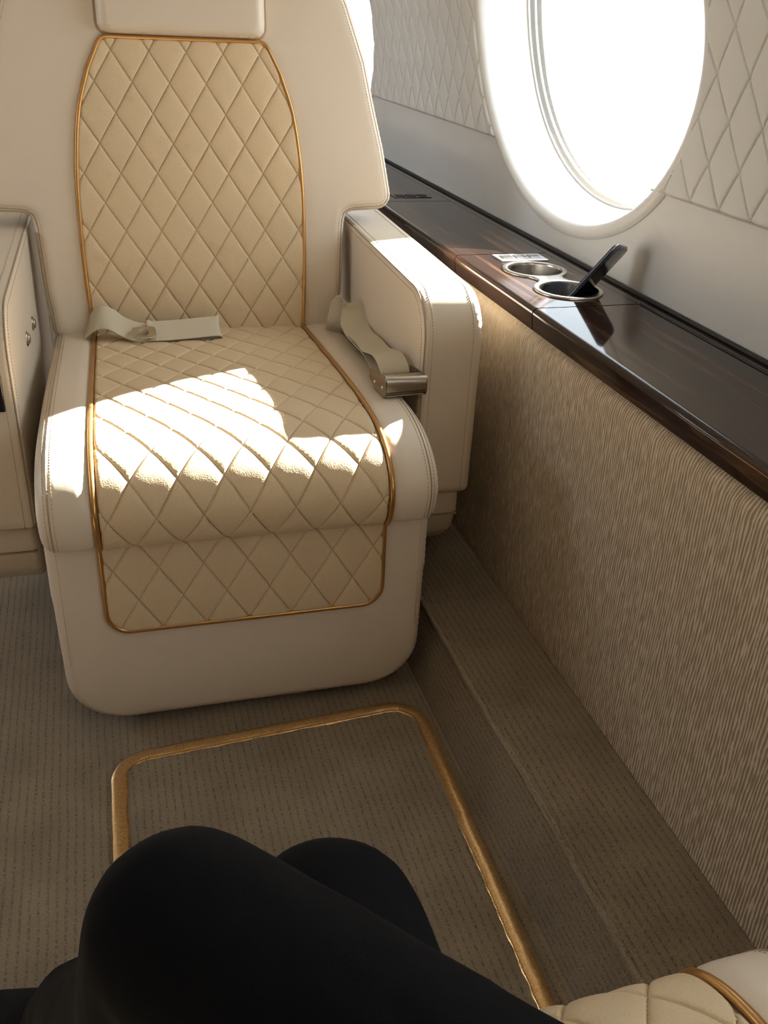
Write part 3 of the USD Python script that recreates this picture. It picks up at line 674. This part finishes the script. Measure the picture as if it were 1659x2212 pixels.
bk = UsdGeom.Xform.Define(stage, str(belt.GetPath()) + '/buckle'); bk.AddTranslateOp().Set(Gf.Vec3d(.453, 1.392, .511)); bk.AddRotateZOp().Set(4.0); bk = bk.GetPrim()
def plate_side(x):
    pp = rounded(Polygon([(-.040, -.016), (.012, -.019), (.038, -.006), (.038, .010), (-.040, .018)]), .003, 0)
    return pillow(pp, lambda u, v, w: np.stack([x + w + 0*u, u, v], -1), lambda u, v: .001 + 0*u, r=.0006, th=.001, res=.01)
for x in (-.036, .036): obj('side_plate', plate_side(x), M_bronze, bk)
lid = pillow(rounded(Polygon([(-.041, -.006), (-.041, .014), (-.036, .0185), (-.022, .0185), (-.022, .016), (-.034, .016), (-.0385, .012), (-.0385, -.006)]), .0008, 0),
             lambda u, v, w: np.stack([w + 0*u, u, v], -1), lambda u, v: .035 + 0*u, r=.0006, th=.035, res=.01)
obj('lid', lid, M_bronze, bk)
bar = trimesh.creation.cylinder(radius=.0075, height=.070, sections=24); bar.apply_transform(trimesh.transformations.rotation_matrix(PI/2, [0, 1, 0])); bar.apply_translation([0, -.029, -.004])
obj('roller', bar, M_steel, bk)
obj('base_plate', boxm(-.035, .035, -.036, .030, -.0165, -.0135, .001), M_bronze, bk)
for y, z in ((-.026, -.002), (.010, -.005)):
    rv = trimesh.creation.icosphere(2, .0036); rv.apply_scale([.5, 1, 1]); rv.apply_translation([-.0372, y, z]); obj('rivet', rv, M_satin, bk)

belt2 = thing('seat_belt', 'grey-beige belt strap folded against the left foot of the seat back', 'seat belt')
c = smooth_line([(-.058, 1.872, .436), (-.048, 1.86, .460), (-.036, 1.85, .484), (-.018, 1.843, .500), (.002, 1.838, .498), (.026, 1.832, .484), (.054, 1.825, .474), (.088, 1.822, .4715), (.13, 1.823, .4715), (.170, 1.824, .472), (.198, 1.823, .4735), (.2105, 1.820, .478), (.204, 1.816, .4825), (.180, 1.815, .482), (.150, 1.815, .480), (.115, 1.815, .4785), (.084, 1.815, .478)], 110)
k_ = np.clip((np.arange(110) / 109.0 - .10) / .22, 0, 1)[:, None]; k_ = k_*k_*(3 - 2*k_)
wd = np.array([.34, .62, .70])*(1 - k_) + np.array([.0, .90, .42])*k_
obj('strap', ribbon(c, wd, BW), M_webbing, belt2)
hem = smooth_line([(.084, 1.815, .478), (.077, 1.815, .4785), (.073, 1.817, .4765), (.077, 1.819, .474), (.095, 1.819, .4735)], 16)
obj('strap_hem', ribbon(hem, (.0, .90, .42), BW - .002, .003), M_webbing, belt2)
tongue = pillow(rounded(box(-.020, -.018, .026, .018), .006, 0).difference(rounded(box(-.010, -.010, .012, .010), .003, 0)),
                lambda u, v, w: np.stack([.060 + u, 1.802 + v, .4800 + w + .02*u + .3*v], -1), lambda u, v: .001 + 0*u, r=.0007, th=.001, res=.01)
obj('tongue', tongue, M_steel, belt2)

# ------------------------------------------------------------------ mat with bound edge
mat = thing('floor_mat', 'brown ribbed carpet mat with wide gold bound edge on the floor between the seats', 'mat')
mp = rounded(Polygon([(-.070, .30), (.428, .30), (.452, 1.178), (-.062, 1.150)]), .060, 0)
MM = lambda u, v, w: np.stack([u, v, w], -1)
obj('mat_pile', pillow(mp.buffer(-.012), MM, lambda u, v: .0085 + 0*u, r=.003, th=-.001, res=.03), M_carpet, mat)
ring = resample(mp.buffer(-.007).exterior.coords, .006); n = len(ring)
tn = np.roll(ring, -1, 0) - np.roll(ring, 1, 0); tn /= np.linalg.norm(tn, axis=1, keepdims=True); nn = np.stack([tn[:, 1], -tn[:, 0]], 1)
if shapely.contains_xy(mp, *(ring[3] + nn[3]*.02)): nn = -nn
cross = [(.0085, .001), (.0095, .005), (.0080, .0095), (.003, .0122), (-.006, .0125), (-.0125, .0112), (-.0155, .0080), (-.0155, .001)]
wob = meshkit.fbm(np.stack([ring[:, 0]*60, ring[:, 1]*60, 0*ring[:, 0]], 1), 3) - .5
V = np.stack([np.concatenate([ring + nn*(a + wob[:, None]*(.005 if a < -.005 else .001)), np.full((n, 1), z)], 1) for a, z in cross], 1)
m = len(cross); i, j = np.meshgrid(np.arange(n), np.arange(m), indexing='ij'); i2, j2 = (i+1) % n, (j+1) % m
qd = np.stack([i*m+j, i2*m+j, i2*m+j2, i*m+j2], -1).reshape(-1, 4)
bind = trimesh.Trimesh(V.reshape(-1, 3), np.vstack([qd[:, [0, 1, 2]], qd[:, [0, 2, 3]]]), process=False)
if bind.volume < 0: bind.invert()
obj('bound_edge', bind, M_binding, mat, label='gold bound edge')
ln = resample(mp.buffer(-.0205).exterior.coords, .006)
obj('edge_stitching', line_dashes(np.vstack([ln, ln[:1]]), MM, lambda u, v: .0112 + 0*u, step=.0045, length=.003, r=.0007), M_piping, mat, kind='stuff')

# ------------------------------------------------------------------ the photographer's crossed legs
person = thing('person', 'person in black trousers seated with crossed legs, only the knees in view', 'person')
def limb(chain, sph=28):
    """chain of (point, radius): hull of each neighbouring pair"""
    s = [m3.Manifold.sphere(r, sph).translate([float(x) for x in p]) for p, r in chain]
    return [m3.Manifold.batch_hull([a, b]) for a, b in zip(s, s[1:])]
P_ = lambda *a: np.array(a, float)
hipR, hipL = P_(.275, -.03, .585), P_(.075, -.05, .585)
kneeR, kneeL = P_(.010, .372, .570), P_(.104, .397, .502)
ankR, ankL = P_(-.105, .585, .205), P_(.165, .50, .105)
parts = []
parts += limb([(hipR, .090), (hipR*.55 + kneeR*.45 + P_(0, 0, .012), .080), (hipR*.2 + kneeR*.8 + P_(0, 0, .006), .067), (kneeR, .060)])
parts += limb([(kneeR, .060), (kneeR*.75 + ankR*.25 + P_(.02, -.045, 0), .066), (kneeR*.5 + ankR*.5 + P_(.012, -.03, 0), .056), (kneeR*.2 + ankR*.8, .042), (ankR, .038)])
parts += limb([(hipL, .088), (hipL*.5 + kneeL*.5, .068), (kneeL, .064)])
parts += limb([(kneeL, .064), (kneeL*.7 + ankL*.3 + P_(.01, -.03, 0), .060), (ankL, .038)])
parts += limb([(hipR, .090), (P_(.20, -.13, .60), .112), (P_(.13, -.13, .60), .115), (hipL, .088)])
parts += limb([(P_(.19, -.17, .60), .12), (P_(.18, -.21, .80), .115)]) + limb([(P_(.14, -.17, .60), .12), (P_(.15, -.21, .80), .115)])
body = m3.Manifold.batch_boolean(parts, m3.OpType.Add).refine_to_length(.014)
bm = from_manifold(body); bm.merge_vertices(); trimesh.smoothing.filter_taubin(bm, iterations=24)
nz = meshkit.fbm(bm.vertices * 16, 3) - .5
bm.vertices = bm.vertices + bm.vertex_normals * (nz * .006)[:, None]
obj('trousers', bm, M_trousers, person, smooth=True)
def shoe(heel, toe, upv):
    heel, toe = np.array(heel), np.array(toe); d = (toe - heel); Ln = np.linalg.norm(d); d /= Ln; upv = np.array(upv, float); upv -= d*(upv @ d); upv /= np.linalg.norm(upv); sd = np.cross(d, upv)
    ch = [(.0, .034, .034), (.06, .036, .038), (.12, .038, .030), (.18, .040, .024), (.225, .030, .020)]
    pc = []
    for k in range(len(ch) - 1):
        ss = []
        for t, hw, hh in (ch[k], ch[k+1]):
            for q_ in (-1, 1): ss.append(m3.Manifold.sphere(hh, 20).translate([float(x) for x in heel + d*t*Ln/.23 + sd*q_*(hw - hh*.8) + upv*(hh - .034)]))
        pc.append(m3.Manifold.batch_hull(ss))
    mm = from_manifold(m3.Manifold.batch_boolean(pc, m3.OpType.Add).refine_to_length(.01)); mm.merge_vertices(); trimesh.smoothing.filter_taubin(mm, iterations=10)
    return mm
obj('shoe', shoe(ankR + P_(.005, .005, -.035), P_(-.245, .66, .135), (.2, -.3, 1)), M_shoe, person, smooth=True)
obj('shoe', shoe(ankL + P_(0, -.005, -.062), P_(.185, .71, .030), (0, 0, 1)), M_shoe, person, smooth=True)
